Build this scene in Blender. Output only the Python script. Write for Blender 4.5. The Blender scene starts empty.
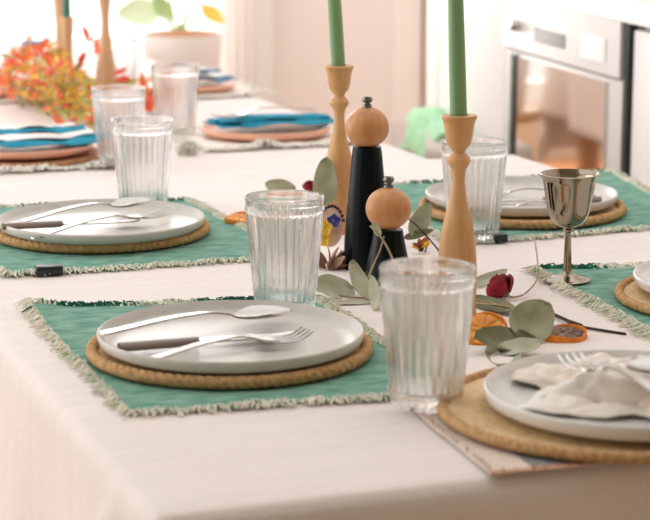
import bpy, math, random
from mathutils import Vector, Matrix, noise
S = bpy.context.scene
COL = S.collection
PI = math.pi
random.seed(7)
# ------------------------------------------------------------------ camera model (metres)
F = 2000.0
PITCH = math.atan(.205)
CAM = Vector((0, 0, 1.22))
T = 0.75                                    # top of the tablecloth
fw = Vector((0, math.cos(PITCH), -math.sin(PITCH)))
up = Vector((0, math.sin(PITCH), math.cos(PITCH)))
rt = Vector((1, 0, 0))
def ray(x, y): return fw + rt * ((x - 325) / F) + up * ((260 - y) / F)
def pix(x, y, z=T):
    d = ray(x, y)
    return CAM + d * ((z - CAM.z) / d.z)
UU = Vector(((-430 - 325) / F, 1 / math.cos(PITCH), 0)).normalized()     # along the table
VV = Vector((UU.y, -UU.x, 0))                                         # across the table
C0 = pix(165, 515)
TROT = math.atan2(VV.y, VV.x)
def uv(u, v, z=T):
    q = C0 + UU * u + VV * v
    return Vector((q.x, q.y, z))
# ------------------------------------------------------------------ materials
def lin(c):
    return tuple(((x / 255) / 12.92 if x / 255 <= .04045 else ((x / 255 + .055) / 1.055) ** 2.4) for x in c) + (1,)
def mat(name, rgb, rough=.6, metal=0, var=0, vscale=30, stretch=(1, 1, 1), rgb2=None, bump=0, bscale=200, bstretch=(1, 1, 1), trans=0, ior=1.45, sheen=0, coat=0, sss=0, spec=.5, detail=4):
    m = bpy.data.materials.new(name); m.use_nodes = True
    nt = m.node_tree; b = nt.nodes['Principled BSDF']
    b.inputs['Roughness'].default_value = rough
    b.inputs['Metallic'].default_value = metal
    b.inputs['IOR'].default_value = ior
    b.inputs['Specular IOR Level'].default_value = spec
    b.inputs['Transmission Weight'].default_value = trans
    b.inputs['Coat Weight'].default_value = coat
    b.inputs['Sheen Weight'].default_value = sheen
    if sss:
        b.inputs['Subsurface Weight'].default_value = sss
        b.inputs['Subsurface Radius'].default_value = (.01, .006, .004)
    c1 = lin(rgb)
    b.inputs['Base Color'].default_value = c1
    tc = nt.nodes.new('ShaderNodeTexCoord')
    if rgb2 or var:
        c2 = lin(rgb2) if rgb2 else tuple(min(1, x * (1 - var)) for x in c1[:3]) + (1,)
        mp = nt.nodes.new('ShaderNodeMapping'); mp.inputs['Scale'].default_value = stretch
        nz = nt.nodes.new('ShaderNodeTexNoise'); nz.inputs['Scale'].default_value = vscale; nz.inputs['Detail'].default_value = detail
        cr = nt.nodes.new('ShaderNodeValToRGB')
        cr.color_ramp.elements[0].position = .35; cr.color_ramp.elements[1].position = .65
        cr.color_ramp.elements[0].color = c1; cr.color_ramp.elements[1].color = c2
        nt.links.new(tc.outputs['Object'], mp.inputs[0]); nt.links.new(mp.outputs[0], nz.inputs['Vector'])
        nt.links.new(nz.outputs['Fac'], cr.inputs[0]); nt.links.new(cr.outputs[0], b.inputs['Base Color'])
    if bump:
        mp2 = nt.nodes.new('ShaderNodeMapping'); mp2.inputs['Scale'].default_value = bstretch
        nz2 = nt.nodes.new('ShaderNodeTexNoise'); nz2.inputs['Scale'].default_value = bscale; nz2.inputs['Detail'].default_value = 3
        bp = nt.nodes.new('ShaderNodeBump'); bp.inputs['Strength'].default_value = bump; bp.inputs['Distance'].default_value = .002
        nt.links.new(tc.outputs['Object'], mp2.inputs[0]); nt.links.new(mp2.outputs[0], nz2.inputs['Vector'])
        nt.links.new(nz2.outputs['Fac'], bp.inputs['Height']); nt.links.new(bp.outputs[0], b.inputs['Normal'])
    return m
def glass_mat(name, tint, clear, rough=0.0):
    """clear glass: partly straight-through, partly refracting"""
    m = bpy.data.materials.new(name); m.use_nodes = True
    nt = m.node_tree; nt.nodes.clear()
    o = nt.nodes.new('ShaderNodeOutputMaterial'); mx = nt.nodes.new('ShaderNodeMixShader')
    g = nt.nodes.new('ShaderNodeBsdfGlass'); g.inputs['Color'].default_value = tint; g.inputs['IOR'].default_value = 1.45; g.inputs['Roughness'].default_value = rough
    t = nt.nodes.new('ShaderNodeBsdfTransparent'); t.inputs['Color'].default_value = tint
    mx.inputs[0].default_value = clear
    nt.links.new(g.outputs[0], mx.inputs[1]); nt.links.new(t.outputs[0], mx.inputs[2]); nt.links.new(mx.outputs[0], o.inputs[0])
    return m
M = {}
M['cloth'] = mat('cream_linen', (238, 227, 221), .9, var=.05, vscale=5, stretch=(1, 14, 1), bump=.5, bscale=160, bstretch=(1, 3.5, 1), sheen=.2, spec=.2)
M['runner'] = mat('natural_linen', (228, 212, 200), .9, rgb2=(218, 200, 187), vscale=60, stretch=(1, 6, 1), bump=.4, bscale=300, spec=.2)
M['stripe'] = mat('grey_blue_stripe', (140, 143, 146), .9, bump=.3, bscale=300, spec=.2)
M['rust'] = mat('rust_stripe', (200, 150, 118), .9, bump=.3, bscale=300, spec=.2)
M['green'] = mat('green_linen', (98, 146, 128), .9, rgb2=(136, 174, 158), vscale=26, stretch=(1.4, 3.2, 1), bump=.6, bscale=320, spec=.15)
M['fringe'] = mat('pale_green_yarn', (236, 230, 214), .95, rgb2=(206, 212, 192), vscale=60, spec=.1)
M['darkgreen'] = mat('dark_green_yarn', (30, 92, 70), .95, rgb2=(50, 120, 95), vscale=80, spec=.1)
M['white_mat'] = mat('cream_cotton', (248, 241, 232), .95, rgb2=(238, 227, 216), vscale=90, bump=.5, bscale=260, spec=.1)
M['white_yarn'] = mat('white_yarn', (244, 238, 228), .95, spec=.1)
M['plate'] = mat('grey_stoneware', (206, 200, 192), .28, rgb2=(198, 192, 184), vscale=40, spec=.32)
M['plate_edge'] = mat('unglazed_stoneware', (176, 174, 160), .45)
M['plate_white'] = mat('white_stoneware', (226, 223, 218), .18, spec=.5)
M['peach'] = mat('peach_stoneware', (238, 178, 150), .3, var=.08, vscale=30)
M['brown'] = mat('brown_wicker', (150, 96, 62), .8, rgb2=(190, 140, 98), vscale=120, bump=.8, bscale=150)
M['jute'] = mat('woven_jute', (232, 202, 160), .9, rgb2=(212, 178, 132), vscale=120, bump=1, bscale=220, spec=.15)
M['rope'] = mat('jute_rope', (206, 168, 122), .9, rgb2=(180, 138, 92), vscale=160, bump=.6, bscale=300, spec=.15)
M['maple'] = mat('turned_maple', (214, 166, 114), .38, rgb2=(200, 146, 94), vscale=14, stretch=(5, 5, .6), spec=.4)
M['beech'] = mat('oiled_beech', (206, 150, 100), .36, rgb2=(188, 128, 78), vscale=16, stretch=(5, 5, .7), spec=.4)
M['palewood'] = mat('pale_wood', (214, 174, 134), .5, rgb2=(200, 158, 116), vscale=14, stretch=(5, 5, .6))
M['black'] = mat('black_lacquer', (3, 15, 17), .25, spec=.16)
M['steel'] = mat('polished_steel', (196, 191, 186), .2, metal=1)
M['pewter'] = mat('grey_metal', (120, 118, 116), .3, metal=1)
M['silver'] = mat('silver_plate', (158, 148, 130), .1, metal=1, bump=.03, bscale=30)
M['knifehandle'] = mat('dark_horn', (128, 112, 102), .3)
M['candle'] = mat('sage_wax', (124, 158, 112), .45, sss=.15)
M['candle_dark'] = mat('teal_wax', (62, 120, 102), .5, sss=.1)
M['glass'] = glass_mat('ribbed_glass', (.978, .98, .98, 1), .30)
M['pane'] = glass_mat('window_glass', (.99, .99, .99, 1), .9)
M['euc'] = mat('dried_eucalyptus', (150, 152, 122), .7, rgb2=(176, 176, 148), vscale=45, bump=.3, bscale=90)
M['euc_dark'] = mat('olive_leaf', (96, 100, 66), .65, rgb2=(124, 122, 88), vscale=50, bump=.3, bscale=90)
M['euc_pale'] = mat('silver_green_leaf', (190, 188, 166), .7, rgb2=(164, 166, 140), vscale=40, bump=.3, bscale=90)
M['twig'] = mat('dark_twig', (70, 52, 46), .8, rgb2=(40, 28, 28), vscale=90)
M['straw'] = mat('pale_stem', (186, 170, 132), .8, rgb2=(150, 130, 96), vscale=90)
M['rind'] = mat('orange_rind', (238, 148, 40), .55, rgb2=(222, 124, 28), vscale=120, bump=.5, bscale=300)
M['flesh'] = mat('dried_orange_flesh', (244, 168, 48), .4, rgb2=(214, 122, 34), vscale=110, bump=.8, bscale=160)
M['darkflesh'] = mat('browned_orange_flesh', (146, 104, 60), .45, rgb2=(70, 46, 30), vscale=160, bump=1, bscale=200)
M['pith'] = mat('orange_pith', (240, 196, 120), .6)
M['rose'] = mat('dried_red_rose', (156, 22, 42), .7, rgb2=(112, 12, 30), vscale=90, bump=.5, bscale=120)
M['sepal'] = mat('sepal_green', (128, 132, 84), .7)
M['yellow'] = mat('yellow_petal', (236, 186, 30), .6, rgb2=(244, 206, 70), vscale=70)
M['blue'] = mat('blue_petal', (44, 66, 150), .6, rgb2=(76, 70, 140), vscale=70)
M['apple'] = mat('dried_apple', (226, 196, 172), .6, rgb2=(206, 168, 142), vscale=60, bump=.5, bscale=90)
M['seed'] = mat('dark_seed', (54, 40, 34), .6)
M['driedbrown'] = mat('dried_bract', (176, 132, 112), .8, rgb2=(104, 66, 56), vscale=70)
M['rust_leaf'] = mat('rust_brown_leaf', (140, 78, 44), .7, rgb2=(190, 110, 40), vscale=60)
M['aut_orange'] = mat('orange_leaf', (246, 132, 62), .6, rgb2=(240, 110, 70), vscale=20)
M['aut_red'] = mat('red_leaf', (232, 74, 56), .6, rgb2=(238, 108, 88), vscale=20)
M['aut_gold'] = mat('gold_leaf', (222, 172, 58), .6, rgb2=(236, 196, 100), vscale=20)
M['aut_green'] = mat('yellow_green_leaf', (160, 164, 78), .6, rgb2=(196, 186, 110), vscale=20)
M['teal'] = mat('teal_cotton', (30, 130, 158), .85, rgb2=(52, 150, 176), vscale=40, bump=.3, bscale=300, spec=.2)
M['teal_dark'] = mat('deep_teal_cotton', (26, 98, 124), .85, rgb2=(120, 150, 170), vscale=60, bump=.3, bscale=300, spec=.2)
M['whitecotton'] = mat('white_cotton', (242, 236, 232), .9, bump=.3, bscale=300, spec=.2)
M['cream_napkin'] = mat('cream_napkin', (250, 244, 237), .9, rgb2=(242, 228, 212), vscale=16, bump=.4, bscale=300, spec=.2)
M['pot'] = mat('white_ceramic', (238, 228, 220), .5)
M['soil'] = mat('clay_pebbles', (206, 150, 110), .9, rgb2=(168, 110, 76), vscale=120, bump=1, bscale=150)
M['plant_green'] = mat('fresh_green_leaf', (176, 212, 140), .5, rgb2=(196, 222, 166), vscale=20)
M['plant_pale'] = mat('pale_green_leaf', (228, 240, 204), .5)
M['plant_gold'] = mat('golden_leaf', (244, 196, 84), .5)
M['wall'] = mat('blush_plaster', (247, 236, 231), .9, var=.02, vscale=3, bump=.05, bscale=60)
M['trim'] = mat('white_paint', (244, 242, 238), .5)
M['casing'] = mat('warm_white_paint', (250, 240, 233), .6)
M['floor'] = mat('oak_boards', (204, 170, 138), .4, rgb2=(184, 150, 118), vscale=4, stretch=(12, 1, 1))
M['cabinet'] = mat('white_cabinet', (244, 240, 237), .45)
M['oven_steel'] = mat('brushed_steel', (228, 226, 224), .42, metal=.35)
M['oven_dark'] = mat('dark_oven_trim_and_gap', (20, 36, 34), .3)
M['oven_grey'] = mat('grey_panel', (168, 166, 164), .4)
M['oven_display'] = mat('white_display', (250, 248, 246), .3)
M['oven_glass'] = mat('mirror_oven_glass', (230, 222, 214), .05, metal=1)
M['curtain'] = mat('sheer_white', (250, 246, 242), .9, sheen=.2)
_nt = M['curtain'].node_tree; _mx = _nt.nodes.new('ShaderNodeMixShader'); _tl = _nt.nodes.new('ShaderNodeBsdfTranslucent'); _tl.inputs[0].default_value = (.95, .92, .9, 1)
_mx.inputs[0].default_value = .6
_nt.links.new(_nt.nodes['Principled BSDF'].outputs[0], _mx.inputs[1]); _nt.links.new(_tl.outputs[0], _mx.inputs[2]); _nt.links.new(_mx.outputs[0], _nt.nodes['Material Output'].inputs[0])
M['front_wall'] = mat('taupe_plaster', (172, 168, 148), .9)
M['beige_wall'] = mat('beige_plaster', (214, 190, 166), .9)
M['oak'] = mat('honey_oak', (222, 160, 108), .5, rgb2=(204, 140, 88), vscale=6, stretch=(1, 8, 8))
M['chair'] = mat('warm_grey_felt', (214, 202, 194), .9, bump=.2, bscale=300)
M['throw'] = mat('mint_green_wool', (164, 222, 172), .95, rgb2=(190, 232, 196), vscale=30, bump=.5, bscale=200)
M['board'] = mat('table_oak', (190, 140, 96), .5)
M['tin'] = mat('patterned_tin', (236, 232, 232), .4, rgb2=(50, 66, 110), vscale=120)
M['wax'] = mat('white_wax', (244, 238, 226), .5)
# ------------------------------------------------------------------ mesh helpers
class MB:
    def __init__(s): s.v = []; s.f = []; s.mi = []
    def add(s, vs, fs, mi=0):
        n = len(s.v); s.v += [tuple(x) for x in vs]; s.f += [tuple(i + n for i in f) for f in fs]; s.mi += [mi] * len(fs)
        return s
    def xf(s, m):
        s.v = [tuple(m @ Vector(x)) for x in s.v]; return s
    def lathe(s, prof, n=48, c=(0, 0, 0), mi=0, flute=None):
        vs = []; fs = []; k = len(prof)
        for i in range(n):
            a = 2 * PI * i / n
            for j, p in enumerate(prof):
                r = p[0]
                if flute and len(p) > 2: r *= 1 + p[2] * flute(a)
                vs.append((c[0] + r * math.cos(a), c[1] + r * math.sin(a), c[2] + p[1]))
        for i in range(n):
            i2 = (i + 1) % n
            for j in range(k - 1):
                fs.append((i * k + j, i2 * k + j, i2 * k + j + 1, i * k + j + 1))
        return s.add(vs, fs, mi)
    def tube(s, pts, rad, n=8, mi=0, cap=True):
        pts = [Vector(p) for p in pts]; k = len(pts)
        if not hasattr(rad, '__len__'): rad = [rad] * k
        vs = []; fs = []; ref = None
        for i, p in enumerate(pts):
            t = (pts[min(i + 1, k - 1)] - pts[max(i - 1, 0)]).normalized()
            if ref is None: ref = t.orthogonal().normalized()
            ref = (ref - t * ref.dot(t)).normalized(); b = t.cross(ref)
            for j in range(n):
                a = 2 * PI * j / n
                vs.append(p + (ref * math.cos(a) + b * math.sin(a)) * rad[i])
        for i in range(k - 1):
            for j in range(n):
                j2 = (j + 1) % n
                fs.append((i * n + j, i * n + j2, (i + 1) * n + j2, (i + 1) * n + j))
        if cap: fs += [tuple(range(n - 1, -1, -1)), tuple((k - 1) * n + j for j in range(n))]
        return s.add(vs, fs, mi)
    def grid(s, rows, mi=0):
        w = len(rows[0]); vs = [p for r in rows for p in r]
        fs = [(i * w + j, i * w + j + 1, (i + 1) * w + j + 1, (i + 1) * w + j) for i in range(len(rows) - 1) for j in range(w - 1)]
        return s.add(vs, fs, mi)
    def solid(s, rows, th, mi=0):
        """closed thin slab following a grid of points"""
        h = len(rows); w = len(rows[0]); R = [[Vector(p) for p in r] for r in rows]; top = []; bot = []
        for i in range(h):
            for j in range(w):
                a = R[min(i + 1, h - 1)][j] - R[max(i - 1, 0)][j]; b = R[i][min(j + 1, w - 1)] - R[i][max(j - 1, 0)]
                n = b.cross(a)
                n = n.normalized() if n.length > 1e-9 else Vector((0, 0, 1))
                top.append(R[i][j] + n * th / 2); bot.append(R[i][j] - n * th / 2)
        N = h * w; fs = []
        for i in range(h - 1):
            for j in range(w - 1):
                q = (i * w + j, i * w + j + 1, (i + 1) * w + j + 1, (i + 1) * w + j)
                fs.append(q); fs.append(tuple(N + k for k in reversed(q)))
        per = [j for j in range(w)] + [i * w + w - 1 for i in range(1, h)] + [(h - 1) * w + j for j in range(w - 2, -1, -1)] + [i * w for i in range(h - 2, 0, -1)]
        for k in range(len(per)):
            a, b = per[k], per[(k + 1) % len(per)]
            fs.append((b, a, N + a, N + b))
        return s.add(top + bot, fs, mi)
    def box(s, lo, hi, bev=0, mi=0):
        (x0, y0, z0), (x1, y1, z1) = lo, hi
        if not bev:
            vs = [(x, y, z) for z in (z0, z1) for y in (y0, y1) for x in (x0, x1)]
            return s.add(vs, [(0, 2, 3, 1), (4, 5, 7, 6), (0, 1, 5, 4), (2, 6, 7, 3), (0, 4, 6, 2), (1, 3, 7, 5)], mi)
        prof = [(bev, z0), (0, z0 + bev), (0, z1 - bev), (bev, z1)]
        vs = []; n = 12; fs = []
        for ins, z in prof:
            for cx, cy, a0 in ((x1 - bev, y1 - bev, 0), (x0 + bev, y1 - bev, 1), (x0 + bev, y0 + bev, 2), (x1 - bev, y0 + bev, 3)):
                for q in range(3):
                    a = (a0 + q / 2) * PI / 2; r = bev - ins * .999
                    vs.append((cx + r * math.cos(a), cy + r * math.sin(a), z))
        for i in range(3):
            for j in range(n):
                j2 = (j + 1) % n
                fs.append((i * n + j, i * n + j2, (i + 1) * n + j2, (i + 1) * n + j))
        fs += [tuple(range(n - 1, -1, -1)), tuple(3 * n + j for j in range(n))]
        return s.add(vs, fs, mi)
    def build(s, name, mats, parent=None, loc=None, rz=0, sharp=50):
        me = bpy.data.meshes.new(name)
        me.from_pydata(s.v, [], s.f)
        mats = mats if isinstance(mats, (list, tuple)) else [mats]
        for m in mats: me.materials.append(M[m] if isinstance(m, str) else m)
        me.polygons.foreach_set('use_smooth', [True] * len(me.polygons))
        if len(mats) > 1: me.polygons.foreach_set('material_index', s.mi)
        me.update(); me.validate()
        me.set_sharp_from_angle(angle=math.radians(sharp))
        o = bpy.data.objects.new(name, me); COL.objects.link(o)
        if parent: o.parent = parent
        if loc is not None: o.location = loc
        o.rotation_euler.z = rz
        return o
def tag(o, label, cat, group=None, kind=None):
    o['label'] = label; o['category'] = cat
    if group: o['group'] = group
    if kind: o['kind'] = kind
    return o
def empty(name, loc, label, cat, group=None, rz=0):
    o = bpy.data.objects.new(name, None); COL.objects.link(o); o.empty_display_size = .05
    o.location = loc; o.rotation_euler.z = rz
    return tag(o, label, cat, group)
def struct(o): o['kind'] = 'structure'; return o
def copy_tree(o, parent=None):
    c = o.copy(); COL.objects.link(c)
    if parent: c.parent = parent
    for ch in list(o.children): copy_tree(ch, c)
    return c
def place(o, loc, rz, label, group=None):
    o.location = loc; o.rotation_euler.z = rz; o['label'] = label
    if group: o['group'] = group
    return o
def catmull(pts, n=6):
    pts = [Vector(p) for p in pts]; out = []
    for i in range(len(pts) - 1):
        p0 = pts[max(i - 1, 0)]; p1 = pts[i]; p2 = pts[i + 1]; p3 = pts[min(i + 2, len(pts) - 1)]
        for k in range(n):
            t = k / n
            out.append(.5 * ((2 * p1) + (p2 - p0) * t + (2 * p0 - 5 * p1 + 4 * p2 - p3) * t * t + (3 * p1 - p0 - 3 * p2 + p3) * t ** 3))
    out.append(pts[-1]); return out
def smooth_prof(pr, n=5):
    return [(max(p.x, 0), p.y) for p in catmull([(a, b, 0) for a, b in pr], n)]
# ------------------------------------------------------------------ room shell
ROT = math.radians(14)
RU = Vector((-math.sin(ROT), math.cos(ROT), 0)); RV = Vector((math.cos(ROT), math.sin(ROT), 0))
# oven wall: a line along RU through the point seen at x=632 such that 632..508 spans 0.62 m
k1, k2 = (632 - 325) / F, (508 - 325) / F
Y1 = (math.sin(ROT) * .62 + k2 * math.cos(ROT) * .62) / (k1 - k2)
FWc = math.cos(PITCH)
def depth_to_xy(k, D):                           # D: horizontal distance
    return Vector((k * D, D, 0))
# pixel columns are measured at elevations close to the axis, so treat x/F as tangent of azimuth (scaled by cos pitch mean)
W0 = depth_to_xy(k1, Y1)
def wallpt(px):
    k = (px - 325) / F                           # W0 + RU*d has x = k*y
    d = (k * W0.y - W0.x) / (RU.x - k * RU.y)
    return d
def W(d, off, z):                                # off: metres in front of (towards the table) the cabinet face
    q = W0 + RU * d - RV * off
    return Vector((q.x, q.y, z))
def wbox(name, d0, d1, o0, o1, z0, z1, m, parent=None, bev=0.002):
    b = MB().box((o0, d0, z0), (o1, d1, z1), bev)
    # local frame: x -> -RV, y -> RU
    mm = Matrix(((-RV.x, RU.x, 0, W0.x), (-RV.y, RU.y, 0, W0.y), (0, 0, 1, 0), (0, 0, 0, 1)))
    b.xf(mm); b.f = [tuple(reversed(f)) for f in b.f]
    if parent:
        li = Matrix.LocRotScale(parent.location, parent.rotation_euler, None).inverted()
        b.xf(li)
    return b.build(name, m, parent, sharp=25)
def plane_wall(name, p, q, z0, z1, th, m, holes=()):
    """vertical wall slab from p to q (plan), th to the left of p->q; holes: (s0,s1,z0,z1) metres along"""
    p = Vector((p.x, p.y, 0)); q = Vector((q.x, q.y, 0)); d = (q - p); L = d.length; d.normalize(); n = Vector((-d.y, d.x, 0))
    xs = sorted({0, L, *[h[0] for h in holes], *[h[1] for h in holes]}); zs = sorted({z0, z1, *[h[2] for h in holes], *[h[3] for h in holes]})
    b = MB()
    for i in range(len(xs) - 1):
        for j in range(len(zs) - 1):
            cx = (xs[i] + xs[i + 1]) / 2; cz = (zs[j] + zs[j + 1]) / 2
            if any(h[0] < cx < h[1] and h[2] < cz < h[3] for h in holes): continue
            b.box((xs[i], 0, zs[j]), (xs[i + 1], th, zs[j + 1]))
    mm = Matrix(((d.x, n.x, 0, p.x), (d.y, n.y, 0, p.y), (0, 0, 1, 0), (0, 0, 0, 1)))
    b.xf(mm)
    return struct(b.build(name, m, sharp=20))
# back wall through azimuth of x=425 at distance 6.0, running along RV
BK = depth_to_xy((425 - 325) / F, 6.0)
def backpt(px):
    k = (px - 325) / F                            # BK + RV*t : x = k*y
    return (k * BK.y - BK.x) / (RV.x - k * RV.y)
def Bk(t, off, z):
    q = BK + RV * t - RU * off
    return Vector((q.x, q.y, z))
rightEnd = 1.4
tl, tr = backpt(-190), backpt(246)
wl = -3.2
plane_wall('wall_back', Bk(wl, 0, 0), Bk(rightEnd, 0, 0), 0, 2.6, .15, 'wall', holes=[(tl - wl, tr - wl, .47, 2.25)])
plane_wall('wall_right', W(6.0, -.62, 0) , W(-3.9, -.62, 0), 0, 2.6, .15, 'wall')
plane_wall('wall_left', W(-3.9, 3.6, 0), W(6.0, 3.6, 0), 0, 2.6, .15, 'wall', holes=[(1.2, 6.4, .1, 2.3)])
plane_wall('wall_front', W(-3.9, -.62, 0), W(-3.9, 3.6, 0), 0, 2.6, .15, 'front_wall')
struct(MB().solid([[W(-4.0, -.75, 2.63), W(-4.0, 3.75, 2.63)], [W(-1.9, -.75, 2.63), W(-1.9, 3.75, 2.63)]], .06).build('shade_ceiling', 'front_wall'))  # unseen slab over the camera side, added to shade the hanging hem
fl = MB().solid([[W(-4.1, -.8, -.02), W(-4.1, 3.8, -.02)], [W(6.2, -.8, -.02), W(6.2, 3.8, -.02)]], .04)
floor = struct(fl.build('floor', 'floor'))
# window in the back wall: frame bars and a glass pane
def bbox(name, t0, t1, o0, o1, z0, z1, m, parent=None, bev=.003):
    b = MB().box((t0, o0, z0), (t1, o1, z1), bev)
    b.xf(Matrix(((RV.x, -RU.x, 0, BK.x), (RV.y, -RU.y, 0, BK.y), (0, 0, 1, 0), (0, 0, 0, 1))))
    b.f = [tuple(reversed(f)) for f in b.f]
    return b.build(name, m, parent, sharp=25)
win = bbox('window_1', tl + .051, tr - .051, -.075, -.069, .525, 2.195, 'pane', bev=0)
struct(win)
for nm, a in (('window_frame', (tl + .001, tl + .05, -.1, -.03, .471, 2.249)), ('window_frame', (tr - .05, tr - .001, -.1, -.03, .471, 2.249)),
              ('window_frame', (tl + .051, tr - .051, -.1, -.03, .471, .524)), ('window_frame', (tl + .051, tr - .051, -.1, -.03, 2.196, 2.249))):
    bbox(nm, *a, 'trim', win)
t1, t2 = backpt(250), backpt(271)
struct(bbox('trim_1', t1, t2, .0, .03, 0, 2.32, 'trim'))
struct(bbox('trim_2', t2, rightEnd - .4, .0, .015, 0, .09, 'trim'))
# beige dado below the window and a low oak bench in front of it (both mirrored in the oven door)
struct(bbox('trim_5', tl - .3, tr, .0, .012, 0, .45, 'beige_wall'))
bn = empty('bench', Bk((tl + tr) / 2, .2, 0), 'low oak bench under the window, mirrored in the oven door', 'bench', rz=ROT)
hl = (tr - tl) / 2 - .28
MB().box((-hl, -.15, .25), (hl, .15, .29), .006).build('seat', 'oak', bn)
MB().box((-hl + .02, -.13, .04), (hl - .02, -.11, .249), .004).build('front_panel', 'oak', bn)
for sx in (-1, 1): MB().box((sx * (hl - .05) - .02, -.10, 0), (sx * (hl - .05) + .02, .13, .249), .004).build('leg', 'oak', bn)
# warm casing strip beside the cabinet
struct(bbox('trim_3', backpt(393), backpt(419), .0, .022, .09, 2.3, 'casing'))
M['seam'] = mat('beige_seam', (212, 196, 180), .7)
struct(bbox('trim_4', backpt(422), backpt(425.5), .0, .025, .09, 2.3, 'seam'))
# curtain: sheer panel with folds
b = MB(); rows = []
ca, cb = backpt(213), backpt(250)
for i in range(11):
    z = .04 + 2.2 * i / 10; r = []
    for j in range(61):
        s = j / 60; r.append(Bk(ca + (cb - ca) * s, .085 + .022 * math.sin(s * 2 * PI * 4 + .3) * (1 - .3 * i / 10), z))
    rows.append(r)
cur = b.solid(rows, .002).build('curtain', 'curtain')
tag(cur, 'sheer white curtain hanging in soft folds at the edge of the bright window', 'curtain')
# ------------------------------------------------------------------ kitchen run with oven
zc = .955
dA, dB = 0.0, wallpt(508)
dC = wallpt(441); dD = wallpt(428)
ov = empty('oven', W(0.3, 0, 0), 'built-in oven with pale steel control panel, dark seal, dark gap and reflective glass door', 'oven')
ovd0, ovd1 = dA, dB
zt, zl = .94, .845
wbox('body', ovd0 + .006, ovd1 - .002, -.55, -.012, .10, zt, 'oven_steel', ov)
wbox('control_panel', ovd0 + .026, ovd1, -.010, .012, zl, zt, 'oven_steel', ov)
wbox('dark_gap', ovd0, ovd0 + .024, -.011, .006, .10, zt, 'oven_dark', ov)  # dark strip painted in for the shaded gap beside the base cabinet
# control panel fittings: pixel columns 540..570 vent, 587..612 display, knob at 523
vg = wbox('vent_strip', wallpt(571), wallpt(541), .0122, .0145, .872, .897, 'oven_grey', ov)
wbox('display', wallpt(612.5), wallpt(587), .0122, .0145, .866, .908, 'oven_display', ov)
kb = MB(); q = W(wallpt(524), .0125, .893) - ov.location
kb.lathe([(0, 0), (.011, 0), (.011, .006), (.009, .016), (0, .017)], 20)
kb.xf(Matrix.Translation(q) @ (-RV).to_track_quat('Z', 'Y').to_matrix().to_4x4())
kb.build('knob', 'steel', ov)
# door
doorp = wbox('door', ovd0 + .026, ovd1, -.010, .004, .12, zl - .003, 'oven_steel', ov)
wbox('door_glass', wallpt(611), wallpt(522), .0042, .009, .2, zl - .012, 'oven_glass', ov, bev=0).parent = doorp
wbox('door_seal', wallpt(521.5), wallpt(515.5), .0042, .011, .2, zl - .01, 'oven_dark', ov).parent = doorp
# cabinets round the oven
cab = empty('base_cabinet', W(-.45, 0, 0), 'white base cabinet beside the oven at the picture edge', 'cabinet')
wbox('body', -.9, -.004, -.56, -.02, .1, .94, 'cabinet', cab)
wbox('door', -.45, -.006, -.019, .0, .12, .93, 'cabinet', cab)
wbox('door', -.896, -.456, -.019, .0, .12, .93, 'cabinet', cab)
wbox('plinth', -.9, -.004, -.56, -.06, .0, .099, 'cabinet', cab)
pl = wbox('oven_plinth', dA, dB, -.55, -.06, 0, .099, 'cabinet')
pl.name = 'plinth'; tag(pl, 'white plinth board under the built-in oven', 'plinth')
wt = wbox('worktop', -.9, dB - .004, -.6, .012, .9405, .975, 'cabinet')
tag(wt, 'white kitchen worktop running above the oven', 'worktop')
tall = empty('tall_cabinet', W(dB + .5, 0, 0), 'tall white cabinet with flat doors beyond the oven', 'cabinet')
wbox('body', dB + .002, dD, -.55, -.02, .08, 2.1, 'cabinet', tall)
wbox('door', dB + .004, dC - .002, -.019, .004, .1, 2.08, 'cabinet', tall)
wbox('door', dC + .004, dD - .002, -.019, .004, .1, 2.08, 'cabinet', tall)
wbox('plinth', dB + .002, dD, -.5, -.06, 0, .079, 'cabinet', tall)
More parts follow.
